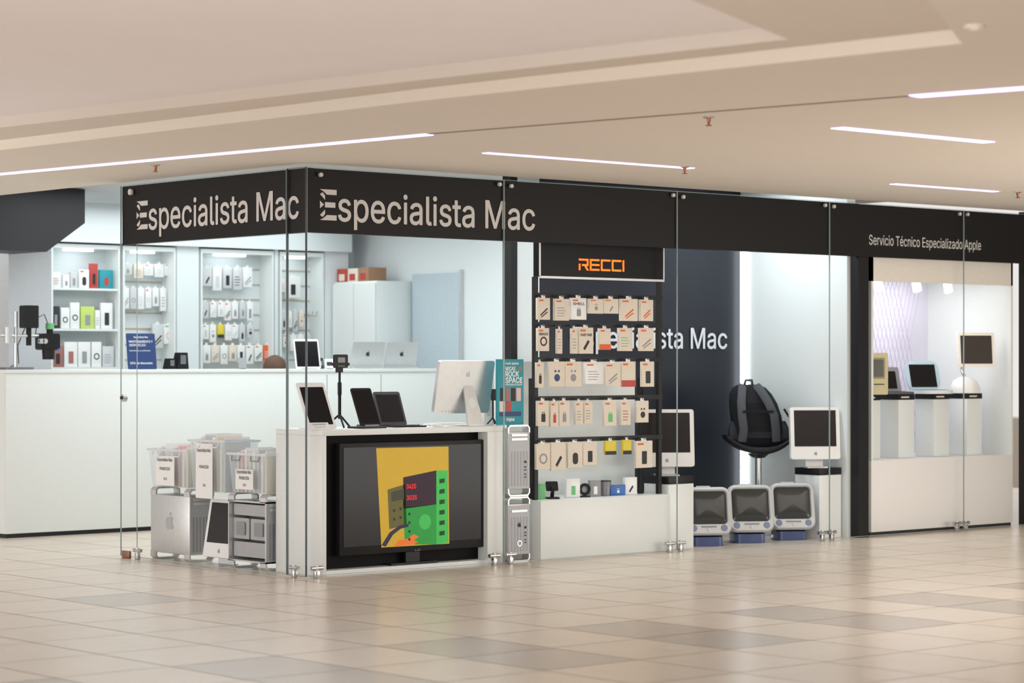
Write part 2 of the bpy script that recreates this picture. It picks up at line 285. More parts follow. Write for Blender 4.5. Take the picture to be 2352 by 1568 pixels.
# ---------- generic pack ----------
COL=dict(w=PW,c=CR,o=OR,d=DK,g=GY,t=TE,r=RE,y=YE,b=BL,n=GN,p=PK,k=BRN,v=NV,m=RB,l=LM,q=PG)
def pack(p0,p1,y0,y1,v,st,cols,label,group,th=.03,base=None,tabz=True,name='product_pack',cat='product pack',yaw=0):
    u0,u1=UU(p0,v),UU(p1,v); uc=(u0+u1)/2; z1=ZZ(y0,uc,v); z0=ZZ(y1,uc,v) if base is None else base
    if base is not None: z1=base+(ZZ(y0,uc,v)-ZZ(y1,uc,v))
    w=(u1-u0)/2; h=z1-z0; t=thing(name,label,cat,(uc,v,z0),yaw,group); m1,m2=COL[cols[0]],COL[cols[1]]
    G().box(-w,0,0,w,th,h,0,min(.003,w*.2)).build('carton',m1,t)
    g=G(); y=-.0012; s=min(w,h*.35)
    if st=='cable': g.ring((0,h*.4),s*.62,s*.42,y,0); g.box(-s*.1,y,h*.1,s*.1,0,h*.3)
    elif st=='line': g.pr([(-s*.75,h*.22),(-s*.6,h*.18),(s*.74,h*.5),(s*.6,h*.55)],y,0); g.pr([(-s*.6,h*.12),(-s*.45,h*.1),(s*.7,h*.34),(s*.58,h*.38)],y,0)
    elif st=='hub': g.pr([(-s*.45,h*.2),(-s*.2,h*.13),(s*.5,h*.46),(s*.25,h*.53)],y,0)
    elif st=='buds': g.cyl((0,0,h*.36),(0,y,h*.36),s*.42,n=16); g.cyl((-s*.25,0,h*.62),(-s*.25,y,h*.62),s*.14,n=10); g.cyl((s*.25,0,h*.62),(s*.25,y,h*.62),s*.14,n=10)
    elif st=='phone': g.rr(-s*.38,h*.14,s*.38,h*.62,s*.1,y,0)
    elif st=='ring': g.ring((0,h*.42),s*.6,s*.4,y,0)
    elif st=='plug': g.rr(-s*.35,h*.16,s*.35,h*.48,s*.08,y,0); g.box(-s*.2,y,h*.48,-s*.1,0,h*.57); g.box(s*.1,y,h*.48,s*.2,0,h*.57)
    elif st=='band': g.box(-w,y,0,w,0,h*.26)
    elif st=='mouse': g.rr(-s*.38,h*.14,s*.38,h*.6,s*.36,y,0)
    elif st=='text':
        for k in range(4): g.box(-w*.7,y,h*(.2+.12*k),w*(.3+.1*(k%3)),0,h*(.23+.12*k))
    g.build('picture',m2,t)
    if len(cols)>2: G().box(-w*.8,y,h*.85,-w*.1,0,h*.92).build('logo',COL[cols[2]],t)
    if th<.05 and tabz: G().box(-w*.3,th*.3,h,w*.3,th*.4,h+.02).build('hang_tab',PW,t)
    return t
def row(items,v,where,group,**k):
    for i,it in enumerate(items): pack(*it[:4],v,it[4],it[5],it[6]+', '+ORD[i]+' from left '+where,group,**k)
gA='boxed accessories in the lit wall bays'
bz_=lambda y: ZZ(y,(UU(114,6.36)+UU(277,6.36))/2,6.45)+.001
row([(120,140,620,656,'text','wr','small white red carton'),(145,160,628,658,'plug','wg','small white carton'),(162,178,622,658,'phone','qg','pale grey carton'),(182,205,617,660,'mouse','wdo','white carton with black mouse'),(207,225,603,660,'mouse','rd','tall red carton with black mouse'),(229,260,617,660,'mouse','tr','teal carton with red mouse')],6.40,'on top shelf of leftmost bay',gA,tabz=False,base=bz_(662))
row([(120,137,697,748,'phone','dg','black boxed case'),(140,160,702,750,'ring','wd','white carton with ring'),(162,183,690,750,'ring','wd','white carton with dark charging ring'),(186,217,697,748,'phone','lg','lime carton'),(219,230,705,748,'text','wg','slim white carton'),(232,259,686,746,'phone','wd','white carton with camera picture')],6.40,'on middle shelf of leftmost bay',gA,tabz=False,base=bz_(755))
row([(121,145,790,840,'phone','md','rosy brown phone case'),(148,178,782,840,'phone','wm','white carton with red case'),(180,208,782,840,'phone','wg','white phone case carton'),(211,233,778,836,'ring','wd','white carton with black ring'),(236,262,790,838,'text','qg','pale grey carton')],6.40,'on bottom shelf of leftmost bay',gA,tabz=False,base=bz_(843))
STY=['text','line','plug','buds','ring','phone','hub']; SN=dict(text='printed',line='cable',plug='charger',buds='earbud',ring='ring',phone='phone',hub='adapter',band='banded')
def fill(p0,p1,y0,y1,n,where,v=6.46,special={}):
    st=(p1-p0)/n
    for i in range(n):
        s_=random.choice(STY); c=random.choice(['wg','wq','qg','wdo','wg','cg','wqo','qd']); nm_={'w':'white','q':'pale grey','c':'cream'}[c[0]]
        if i in special: s_,c,nm_=special[i]
        a=p0+st*i+random.uniform(0,1.5); hh=random.uniform(.72,1)
        pack(a,a+st-random.uniform(1.5,3.5),y0,y0+(y1-y0)*hh,v,s_,c,'%s %s pack, %s from left in %s'%(nm_,SN[s_],ORD[i],where),gA)
fill(283,402,606,640,5,'top row of second wall bay'); fill(282,402,661,716,7,'middle row of second wall bay'); fill(350,402,744,800,2,'low row of second wall bay',6.44,{1:('ring','wpn','white')})
fill(466,582,614,672,5,'top row of third wall bay'); fill(465,584,693,738,7,'second row of third wall bay'); fill(465,584,745,786,7,'third row of third wall bay',special={2:('band','yd','yellow')}); fill(466,624,792,838,8,'bottom row of third wall bay',6.42,{4:('phone','wd','white'),7:('text','ow','orange')})
row([(646,655,640,670,'text','wo','small white pack'),(656,691,634,684,'phone','wd','white pack picturing a dark tablet')],6.46,'in rightmost wall bay',gA)
fill(646,700,714,762,4,'second row of rightmost wall bay'); fill(650,716,768,806,4,'low row of rightmost wall bay')
wh=thing('wire_hook','empty silver wire hooks on the slat wall beside the tablet pack','hook',(UU(722,6.4),6.5,ZZ(735,UU(722,6.4),6.4)))
for k in range(3): G().tube([(-.08+.05*k,.06,.06),(-.08+.05*k,-.1,.06-.01*k),(-.08+.05*k,-.12,.085)],.004).build('prong',CH,wh)
# right wall cabinet, boxes, door
va,vb=VV(948,5.4),6.34; za=ZZ(648,5.3,6)
cb=thing('tall_cabinet','tall white cabinet in the back right corner under small boxes','cabinet',(5.16,(va+vb)/2,0)); hw=(vb-va)/2
G().box(-.2,-hw,0,.23,hw,za,0,.004).build('body',WH,cb)
for s_ in (-1,1):
    d=G().box(-.22,min(0,s_*hw)+.004,.05,-.201,max(0,s_*hw)-.004,za-.02).build('door',WH,cb); G().box(-.235,s_*.03-.006,1.2,-.221,s_*.03+.006,1.4).build('handle',AL,d)
for y,lab,h,m in [(6.25,'red print carton on the tall cabinet, at left',.13,RE),(6.08,'white lidded carton on the tall cabinet, in the middle',.13,CR),(5.91,'brown carton on the tall cabinet, at right',.135,BRN)]:
    t=thing('carton',lab,'box',(5.10,y,za),0,'cartons on the tall cabinet'); G().box(-.11,-.08,0,.11,.08,h,0,.003).build('body',m,t); G().box(-.112,-.04,h*.1,-.1105,.05,h*.6).build('print',RE if m is not RE else CR,t)
v2,v3=VV(945,5.38),VV(1057,5.38); S(G().box(5.372,v3,.02,5.398,v2-.02,ZZ(628,5.4,5.3)).build('door_1',M('frosted_blue',(190,205,213),.35)))
S(G().box(5.36,v3-.03,.0,5.398,v3-.003,ZZ(622,5.4,5.3)).build('trim_4',AL))
# ================= ON THE TALL COUNTER =================
zk=zc1+.001
po=thing('poster_stand','dark blue offer poster standing on the white counter','poster',(UU(328,4.6),4.6,zk),-4)
pw=(UU(360,4.6)-UU(297,4.6))/2; ph=(845-762)/F*dep(1.7,4.6)
G().rr(-pw,0,pw,ph,.01,0,.008).lean(8).build('board',NV,po); G().box(-pw*.5,.02,0,pw*.5,.1,.006).build('foot',PLA,po)
TW=M('white_print',(235,240,244),.5)
for b,x0,x1,z,c in (('Especialista Mac',-.5,.5,.87,.05),('MANTENIMIENTO Y',-.85,.8,.74,.06),('SERVICIO',-.85,.3,.64,.06),('hardware y software',-.85,.6,.5,.035),('50% de descuento',-.85,.7,.14,.06)): text(b,TW,po,x0*pw,x1*pw,z*ph,c*ph,-.003,.02,'print',8)
# microscope
mv=4.66; ms=thing('microscope','black and silver inspection microscope at the left end of the counter','microscope',(UU(60,mv),mv,zk))
k=dep(UU(60,mv),mv)/F; X=lambda p:(p-60)*k*1.12; Zm=lambda y:(845-y)*k
G().rrz(X(2),-.1,X(66),.16,.02,0,.018).build('base',AD,ms); G().cyl((X(36),0,.018),(X(36),0,Zm(712)),.016).build('pole',CH,ms)
G().cyl((X(0),0,Zm(768)),(X(95),0,Zm(768)),.013).cyl((X(18),0,Zm(785)),(X(18),0,Zm(748)),.03).build('arm',AL,ms)
G().rr(X(50),Zm(750),X(82),Zm(698),.012,-.05,.04).build('camera',BM,ms)
G().cyl((X(66),0,Zm(790)),(X(66),0,Zm(750)),.022).rr(X(88),Zm(800),X(132),Zm(762),.02,-.05,.05).cyl((X(112),0,Zm(822)),(X(112),0,Zm(798)),.05,.055).build('head',BM,ms)
G().cyl((X(115),0,Zm(752)),(X(115),0,Zm(738)),.036).build('green_collar',GN,ms); G().cyl((X(115),0,Zm(763)),(X(115),0,Zm(738)),.028).build('tube',BM,ms)
for q in (84,92): G().cyl((X(q),-.05,Zm(780)),(X(q),-.09,Zm(780)),.022).build('knob',CH,ms)
G().cyl((X(128),-.05,Zm(800)),(X(128),-.055,Zm(800)),.012).build('blue_indicator',BL,ms)
G().tube([(X(60),.02,Zm(750)),(X(45),.03,Zm(790)),(X(50),.05,Zm(830)),(X(35),.08,.02)],.004).tube([(X(110),.0,Zm(738)),(X(105),.02,Zm(718)),(X(92),.03,Zm(725)),(X(85),.03,Zm(770))],.004).build('cable',BM,ms)
for p,w,h,lab in ((395,24,.09,'small dark angled device stand left of the taller one on counter'),(420,34,.14,'dark block display stand on the counter right of blue poster')):
    t=thing('device_stand',lab,'device stand',(UU(p,4.6),4.6,zk)); ww=w*k/2
    G().pr([(-ww,0),(ww,0),(ww*.8,h),(-ww*.5,h)],0,.08).build('body',FAB,t); G().rr(-ww*.4,h*.3,ww*.5,h*.85,.006,-.004,0).build('screen',AD,t)
def tablet(loc,rz,w,h,ln,fm_,sm,label,bez=.012,stand=True,th=.008,group=None,name='tablet'):
    t=thing(name,label,'tablet',loc,rz,group)
    G().rr(-w/2,0,w/2,h,.014,0,th).lean(ln).build('frame',fm_,t)
    G().rr(-w/2+bez,bez*1.6,w/2-bez,h-bez*1.6,.004,-.001,0).lean(ln).build('screen',sm,t)
    if stand:
        q=h*.55; G().tube([(0,th+q*sin(R(ln)),q*cos(R(ln))),(0,q*sin(R(ln))+h*.28,.006)],.006).box(-w*.3,-.02,0,w*.3,q*sin(R(ln))+h*.28,.005).build('stand',AL,t)
    return t
tablet((UU(709,4.6),4.6,zk),-12,.24,.27,14,PW,SCR,'white bezel tablet upright on the counter before the rightmost bay')
def laptop_back(p,lab):
    t=thing('laptop',lab,'laptop',(UU(p,4.62),4.62,zk),-6,'silver laptops on the counter'); G().rrz(-.17,0,.17,.24,.015,0,.014).build('base',AL,t)
    G().rr(-.17,0,.17,.235,.012,0,.007).lean(-14).tr(Matrix.Translation((0,.06,.012))).build('lid',AL,t)
    emblem(G(),0,.125,.055,-.001).lean(-14).tr(Matrix.Translation((0,.06,.012))).build('emblem',DK,t)
laptop_back(849,'silver laptop seen from behind on counter, left of two'); laptop_back(927,'silver laptop seen from behind on counter, right of two')
for p,w,h,lab,m in ((737,.06,.10,'tiny dark phone stand on the counter right of white tablet',DK),(758,.09,.09,'small white price card on counter left of silver laptops',PW),(558,.07,.1,'small grey device on the counter left of the seated person',GY)):
    t=thing('counter_card',lab,'card',(UU(p,4.62),4.62,zk),-15); G().rr(-w/2,0,w/2,h,.006,0,.006).lean(15).build('card',m,t); G().box(-w*.35,.0,0,w*.35,.05,.005).build('foot',DK,t)
    G().box(-w*.3,-.001,h*.3,w*.3,0,h*.7).lean(15).build('print',DK if m is PW else GY,t)
# ================= PERSON (seated behind the counter, only the crown shows) =================
pv=5.62; pu=UU(612,pv); pe=thing('person','person seated behind the counter, only brown hair showing above it','person',(pu,pv,0),20)
J=[((0,0,.72),.15),((0,-.01,.92),.14),((0,-.02,1.08),.15),((0,-.04,1.16),.062),((0,-.07,1.24),.06),((0,-.10,1.30),.088),((0,-.105,1.37),.07),
 ((.17,-.03,1.08),.062),((.22,-.14,.90),.05),((.12,-.34,.94),.038),((.09,-.42,.96),.03),((-.17,-.03,1.08),.062),((-.22,-.14,.90),.05),((-.12,-.34,.94),.038),((-.09,-.42,.96),.03),
 ((.1,-.04,.70),.1),((.11,-.38,.70),.075),((.11,-.36,.32),.055),((.11,-.44,.27),.04),((-.1,-.04,.70),.1),((-.11,-.38,.70),.075),((-.11,-.36,.32),.055),((-.11,-.44,.27),.04)]
Ed=[(0,1),(1,2),(2,3),(3,4),(4,5),(5,6),(2,7),(7,8),(8,9),(9,10),(2,11),(11,12),(12,13),(13,14),(0,15),(15,16),(16,17),(17,18),(0,19),(19,20),(20,21),(21,22)]
me=bpy.data.meshes.new('b'); me.from_pydata([j[0] for j in J],Ed,[]); ob=bpy.data.objects.new('b',me); C.objects.link(ob)
sk=ob.modifiers.new('s','SKIN')
for i,j in enumerate(J): me.skin_vertices[0].data[i].radius=(j[1],j[1])
me.skin_vertices[0].data[0].use_root=True; ob.modifiers.new('u','SUBSURF').levels=2
dg=bpy.context.evaluated_depsgraph_get(); bmh=bpy.data.meshes.new_from_object(ob.evaluated_get(dg)); bpy.data.objects.remove(ob)
bmh.materials.clear(); bmh.materials.append(M('skin',(190,140,115),.6)); bmh.materials.append(M('dark_shirt',(50,52,60),.9)); bmh.materials.append(M('jeans',(50,60,85),.9))
for p in bmh.polygons:
    c=p.center; p.material_index=0 if (c.z>1.15 or (c.y<-.3 and .85<c.z<1.05)) else (2 if c.z<.78 else 1); p.use_smooth=True
bo=bpy.data.objects.new('body',bmh); C.objects.link(bo); bo.parent=pe
g=G(); rg=[]
for a in range(0,9):
    f=R(-10+100*a/8); rr_=.108*cos(f)+.002
    rg.append([(rr_*.92*cos(2*pi*q/20)*(1+.05*sin(5*q)), -.095+rr_*1.08*sin(2*pi*q/20), 1.335+.122*sin(f)+.004*sin(3*q)) for q in range(20)])
g.loft(rg).build('hair',M('brown_hair',(96,70,52),.6,var=.3,sc=120),pe)
st=thing('stool','round stool behind the counter under the seated person','stool',(pu,pv,0),20)
G().lathe([(0,.54),(.17,.54),(.18,.56),(.17,.58),(0,.58)]).build('seat',FAB,st); G().cyl((0,0,.03),(0,0,.54),.025).build('column',CH,st); G().lathe([(0,0),(.22,0),(.21,.02),(.03,.04)],n=20).build('base',CH,st); G().ring((0,0),.2,.185,-.008,.008).tr(Matrix.Translation((0,0,.25))@Matrix.Rotation(pi/2,4,'X')).build('footrest',CH,st)
# ================= CORNER DESK WITH TV =================
d0,d1,dv,db,dz=UU(740,.05),UU(1155,.05),.05,.57,.955
dk=thing('display_desk','white open display desk behind the glass corner housing a television','desk',((d0+d1)/2,dv,0)); hw=(d1-d0)/2; dd=db-dv
G().box(-hw,0,dz-.04,hw,dd,dz,0,.003).build('top',WH,dk)
for s_ in (-1,1): G().box(s_*hw,0,0,s_*(hw-.035 if s_<0 else hw-.14),dd,dz-.04,0,.003).build('side_panel',WH,dk)
G().box(-hw+.035,0,0,hw-.14,dd,.035).build('plinth',WH,dk); G().box(-hw+.036,.1,.036,hw-.141,.13,dz-.041).build('back_panel',M('desk_black',(16,15,16),.6,spec=.15),dk)
tv=thing('television','black flat television showing electronics on yellow, built into white desk','television',(UU(945,.09),.09,.036))
def wq(pts,v): return [(UU(p,v),ZZ(y,UU(p,v),v)) for p,y in pts]
t0,t1=UU(780,.09),UU(1112,.09); q0,q1=ZZ(1278,t0,.09),ZZ(1018,t0,.09)
G().box(t0,.09,q0,t1,.145,q1,0,.008).build('frame',BM,tv,True)
G().box((t0+t1)/2-.2,.08,.036,(t0+t1)/2+.2,.145,.05).box((t0+t1)/2-.06,.1,.05,(t0+t1)/2+.06,.13,q0).build('stand',BM,tv,True)
s0=G().box(t0+.03,.086,q0+.06,t1-.03,.0905,q1-.03).build('screen',M('tv_screen',(22,20,21),.16,spec=.2),tv,True)
TVm=lambda n,c,e=.42:M('tv_'+n,c,.4,e=e,spec=.2)
def pic(pts,n,c,y,nm='picture'):
    G().pr(wq(pts,.0855),y,y+.0003).build(nm,TVm(n,c),s0,True)
pic([(864,1029),(1030,1025),(1032,1248),(876,1257)],'yellow',(186,152,48),.0852)
pic([(890,1124),(930,1112),(934,1205),(894,1215)],'olive',(92,88,48),.0848); pic([(898,1130),(928,1122),(928,1146),(899,1152)],'olive_window',(60,62,48),.0845)
pic([(926,1165),(1002,1158),(1002,1250),(930,1250)],'green',(44,140,62),.0848)
pic([(926,1096),(1002,1080),(1002,1158),(926,1168)],'dark',(44,28,40),.0848); pic([(1002,1080),(1028,1080),(1030,1245),(1002,1250)],'lgreen',(62,172,78),.0847)
for i in range(6): pic([(1009,1100+24*i),(1021,1098+24*i),(1021,1108+24*i),(1009,1110+24*i)],'slot',(22,60,34),.0842)
g=G()
for (a,b) in ((905,1172),(920,1168),(905,1192),(920,1188),(940,1180),(940,1200),(940,1220),(940,1238)):
    x,z=wq([(a,b)],.0855)[0]; g.cyl((x,.0843,z),(x,.0839,z),.010,n=12)
g.build('picture',TVm('knob',(30,48,34)),s0,True)
x,z=wq([(976,1198)],.0855)[0]; G().cyl((x,.0846,z),(x,.0841,z),.052,n=20).cyl((x,.0841,z),(x,.0839,z),.03,n=20).build('picture',TVm('dial',(66,170,84)),s0,True)
pic([(876,1252),(895,1222),(918,1206),(938,1203),(938,1209),(920,1214),(902,1228),(886,1255)],'lead',(44,44,66),.0842)
pic([(905,1254),(915,1240),(935,1237),(950,1226),(962,1232),(950,1240),(960,1244),(950,1250)],'hand',(215,110,50),.084)
for b,p0,p1,y in (('0420',934,955,1122),('3035',934,957,1148)):
    rt=tv.location; text(b,TVm('red',(225,30,35),1.0),s0,UU(p0,.085)-rt.x,UU(p1,.085)-rt.x,ZZ(y,.9,.085)-rt.z,.03,.0838-rt.y,.02,'picture')
text('LG',GY,tv,UU(953,.09)-tv.location.x,UU(965,.09)-tv.location.x,ZZ(1266,.9,.09)-.036,.012,-.002)
# ---------- things on the desk ----------
zd=dz+.001
tablet((UU(738,.22),.2,zd),2,.235,.335,25,PW,SCR,'large white bezel tablet leaning back at the desk corner',.02)
cd=thing('info_card','small white folded info card before the large white tablet','card',(UU(736,.1),.1,zd),-4); G().pr([(-.085,0),(.085,0),(.07,.05),(-.07,.05)],0,.003).lean(25).build('card',PW,cd); G().box(-.08,.0,0,.08,.06,.003).build('base',PW,cd); text('Especialista Mac',DK,cd,-.05,.05,.032,.011,-.001,0,'print',25); text('reparamos',GY,cd,-.04,.04,.014,.008,-.001,0,'print',25)
tp=thing('phone_tripod','black selfie stick tripod holding a phone clamp on the desk','tripod',(UU(780,.33),.33,zd)); th_=(980-812)/F*dep(.6,.33)
for a in (10,130,250): G().tube([(0,0,.09),(.1*cos(R(a)),.1*sin(R(a)),.006)],.007).build('leg',BM,tp)
G().cyl((0,0,.06),(0,0,th_*.5),.011).cyl((0,0,th_*.5),(0,0,th_-.1),.008).cyl((0,0,th_*.45),(0,0,th_*.62),.014).build('pole',BM,tp); G().box(-.02,-.012,th_-.12,.02,.02,th_-.07).build('hinge',BM,tp); G().rr(-.055,th_-.09,.055,th_,.01,-.02,.0).rr(-.062,th_-.075,.062,th_-.055,.006,-.03,.01).build('clamp',BM,tp); G().rr(-.03,th_-.08,.03,th_-.02,.006,-.022,-.02).build('pad',AD,tp)
t=tablet((UU(852,.13),.13,zd+.02),2,.175,.27,24,BM,SCR,'black tablet propped on its dark keyboard base',.01,False); G().rrz(-.11,-.05,.1,.12,.01,-.02,-.008).build('keyboard_base',DK,t); G().box(-.05,.0,-.01,.07,.09,.004).build('prop',AD,t)
t=tablet((UU(905,.34),.34,zd+.012),-8,.21,.25,26,M('case_grey',(74,76,80),.6),M('case_screen',(38,37,40),.3,spec=.25),'dark tablet in open keyboard case right of the black tablet',.014,False)
G().rrz(-.09,-.19,.15,.1,.01,-.012,-.002).build('keyboard_case',M('case_dark',(52,52,56),.7,spec=.2),t); g=G()
for r_ in range(4):
    for c in range(9): g.box(-.075+.024*c,-.16+.035*r_,-.002,-.057+.024*c,-.132+.035*r_,.001)
g.build('keys',DK,t)
mo=thing('desktop_computer','large silver monitor on a looped foot seen from behind','computer',(UU(1072,.24),.24,zd))
G().rr(-.295,.085,.2,.455,.02,0,.03).lean(-11,.085).build('panel',AL,mo); emblem(G(),-.03,.36,.045,-.001).lean(-11,.085).build('emblem',M('soft_grey',(184,187,189),.4,.3),mo)
g=G()
for i in range(6): g.box(-.23+.03*i,-.0008,.1,-.22+.03*i,0,.103)
g.lean(-11,.085).build('ports',DK,mo)
P=[(.075,0),(-.075,0),(-.06,.26),(-.045,.3),(.015,.3),(.03,.26)]
G().pr(P,-.006,.006).lean(14).tr(Matrix.Translation((0,-.10,0))).build('stand',AL,mo); G().cyl((-.01,-.008,.16),(-.01,.008,.16),.035,n=18).lean(14).tr(Matrix.Translation((0,-.10,0))).build('cable_hole',WH,mo); G().rrz(-.08,-.11,.08,.12,.01,0,.007).build('foot',AL,mo)
tag(G().tube([(UU(955,.2),.2,zd+.006),(UU(962,.17),.17,zd+.02),(UU(970,.15),.15,zd+.006),(UU(980,.17),.17,zd+.012),(UU(990,.2),.2,zd+.006)],.005).build('charging_cable',PW),'short white charging cable curled on the desk','cable')
kb=thing('keyboard','slim white keyboard lying behind the silver monitor foot','keyboard',(UU(1035,.44),.46,zd)); G().rrz(-.19,-.06,.15,.06,.01,0,.012).build('body',PW,kb); G().rrz(-.18,-.05,.14,.05,.004,.012,.015).build('keys',CR,kb)
tag(G().lathe([(.0,0),(.035,0),(.035,.016),(.03,.02),(0,.02)],(UU(1005,.14),.14,zd)).build('charger_puck',PW),'small white round charger on desk before the silver monitor','charger')
sx=thing('carton','slim white carton with sideways grey lettering beside teal poster','box',(UU(1122,.42),.42,zd)); G().box(-.04,0,0,.035,.03,.24,0,.003).build('body',PW,sx); text('SMARTIX',GY,sx,-.02,.02,.02,.03,-.001).data.transform(Matrix.Translation((.0,0,.12))@Matrix.Rotation(R(90),4,'Y')@Matrix.Scale(3.2,4,(1,0,0))@Matrix.Translation((0,0,-.035)))
# ================= TOWERS =================
def tower(loc,rz,label,open_=False,W=.206,D=.475,H=.511,older=False,mark=False):
    t=thing('computer_tower',label,'computer tower',loc,rz,None); w,d=W/2,D/2
    if open_:
        G().box(-w,-d,.05,w,-d+.01,H-.05).box(-w,d-.01,.05,w,d,H-.05).box(-w,-d,H-.06,w,d,H-.05).box(-w,-d,.05,w,d,.06).box(w-.01,-d,.05,w,d,H-.05).build('case',AL,t)
        G().box(.05,-d+.02,.07,.06,d-.02,H-.07).build('circuit_board',M('board_grey',(150,156,156),.5),t)
        for a,b,c,e in ((-.2,.36,.2,.435),(-.21,.2,-.02,.34),(.0,.2,.2,.34),(-.2,.08,.2,.18)): G().rr(a,b,c,e,.008,.0,.08).tr(Matrix.Translation((-.07,0,0))@Matrix.Rotation(R(-90),4,'Z')).build('bay_cover',M('bay_grey',(172,174,176),.5,.2),t)
        f=G()
        for x in (-.11,.1): f.rr(x-.05,.225,x+.05,.315,.01,-.004,.001)
        f.tr(Matrix.Translation((-.075,0,0))@Matrix.Rotation(R(-90),4,'Z')).build('fan',M('fan_grey',(140,143,146),.5),t)
    else: G().box(-w,-d,.05,w,d,H-.05,0,.008).build('case',AL,t)
    for z0,z1 in ((0,.055),(H-.055,H)):
        for y in (-d,d-.07):
            g=G(); top=z0>.1; e=(lambda a:z0+a*(z1-z0)) if top else (lambda a:z1-a*(z1-z0))
            out=[(-w,e(0)),(-w,e(.6)),(-w+.02,e(1)),(w-.02,e(1)),(w,e(.6)),(w,e(0))]; inn=[(w-.012,e(0)),(w-.012,e(.55)),(w-.025,e(.78)),(-w+.025,e(.78)),(-w+.012,e(.55)),(-w+.012,e(0))]
            g.pr(out+inn,y,y+.07).build('handle',AL,t)
    fp=G().rr(-w+.008,.06,w-.008,H-.06,.006,-d-.002,-d).build('front_grille',M('grille',(170,172,175),.5,.4),t)
    g=G()
    for r_ in range(22):
        for c in range(6): g.box(-w+.026+c*.028,-d-.003,.075+.011*r_,-w+.04+c*.028,-d-.002,.081+.011*r_)
    g.build('perforation',AD,fp)
    for z in ((.40,.43) if not older else (.39,)): G().rr(-w+.03,H*z/.511,w-.03,H*z/.511+.016,.005,-d-.006,-d-.002).build('drive_door',AL,t)
    g=G()
    for i,z in enumerate((.2,.18,.15,.13)): g.rr(w-.055,z,w-.04,z+.008,.002,-d-.005,-d-.002)
    g.cyl((w-.047,-d-.002,.24),(w-.047,-d-.006,.24),.009).build('ports',DK,t)
    if older: G().ring((0,.13),.022,.014,-d-.006,-d-.002).build('power_ring',CH,t); emblem(G(),0,.26,.04,-d-.004).build('emblem',DK,t)
    if mark: emblem(G(),0,.27,.13,0).tr(Matrix.Translation((-w-.0015,.0,0))@Matrix.Rotation(R(-90),4,'Z')).build('emblem',M('soft_grey2',(176,178,180),.45,.2),t)
    return t
tu=UU(1195,.06)
tower((tu,.31,.458),0,'silver tower computer stacked on top of the other beside desk',H=.50); tower((tu,.31,0),0,'shiny silver tower computer at floor level under the upper one',H=.456,older=True)
ps_=thing('poster_board','teal promotional board standing on the upper tower computer','poster',(UU(1172,.10),.10,.959))
w=(UU(1203,.1)-UU(1141,.1))/2; h=150/F*dep(1.9,.1); G().box(-w,0,0,w,.012,h,0,.002).build('board',TE,ps_)
for b,x0,x1,z,c in (('rock space',-.36,.6,.92,.035),('MICAS',-.35,.35,.83,.055),('ROCK',-.36,.62,.735,.08),('SPACE',-.36,.88,.64,.08),('PERSONALIZADAS',-.36,.86,.6,.025),('Original',-.3,.3,.06,.045)): text(b,TW,ps_,x0*w,x1*w,z*h,c*h,-.002,.05,'print')
G().cyl((.72*w,-.001,.86*h),(.72*w,0,.86*h),.018).build('badge',BRN,ps_)
for i in range(4): G().rr(-.75*w+.4*w*i,.36*h,-.42*w+.4*w*i,.56*h,.005,-.0015,0).build('picture',(DK,RB,DK,PK)[i],ps_)
for i in range(2): G().rr(-.8*w+.5*w*i,.2*h,-.4*w+.5*w*i,.36*h,.004,-.0015,0).build('picture',(CR,RE)[i],ps_)
G().rr(-.8*w,.13*h,.8*w,.2*h,.003,-.0015,0).build('picture',NV,ps_)
mp=thing('phone_tripod','tiny black phone tripod beside the teal board','tripod',(UU(1132,.3),.3,zd))
for a in (30,150,270): G().tube([(0,0,.05),(.04*cos(R(a)),.04*sin(R(a)),.004)],.005).build('leg',BM,mp)
G().cyl((0,0,.04),(0,0,.2),.006).build('pole',BM,mp); G().rr(-.02,.17,.02,.25,.004,-.012,0).build('clamp',BM,mp)
# ================= SIDE WINDOW STACK =================
va,vb=VV(437,.1),VV(340,.1)
tower((.21,(va+vb)/2,0),0,'dusty silver tower standing side-on under a clear bin',D=min(.5,vb-va),mark=True)
va2,vb2=.6,VV(522,.1)
tower((.21,(va2+vb2)/2,0),0,'open silver tower with exposed insides beside the white desk',True,D=vb2-va2)
def imac(loc,rz,label,w=.42,h=.43,bz=.065,s=1,ln=6):
    t=thing('desktop_computer',label,'computer',loc,rz); a=lambda q:q*s
    G().rr(-w/2*s,a(bz),w/2*s,a(bz+h),.018*s,-.028*s,.028*s).lean(ln,a(bz)).build('case',PW,t)
    G().rr(-w*.425*s,a(bz+h*.245),w*.425*s,a(bz+h*.94),.004,-.0295*s,-.028*s).lean(ln,a(bz)).build('screen',M('grey_screen',(44,41,41),.22,spec=.25),t)
    G().box(-.07*s,.03*s,a(.012),.07*s,.045*s,a(.2)).lean(ln,a(bz)).build('stand',AL,t); G().rrz(-.085*s,-.09*s,.085*s,.09*s,.01,0,.01).build('foot',AL,t)
    emblem(G(),0,a(bz+h*.11),.035*s,-.029*s).lean(ln,a(bz)).build('emblem',GY,t)
    return t
imac((.17,(VV(455,.1)+VV(519,.1))/2-.01,0),-88,'white flat desktop computer on floor between two silver towers',w=.365,h=.40,bz=.05,ln=10)
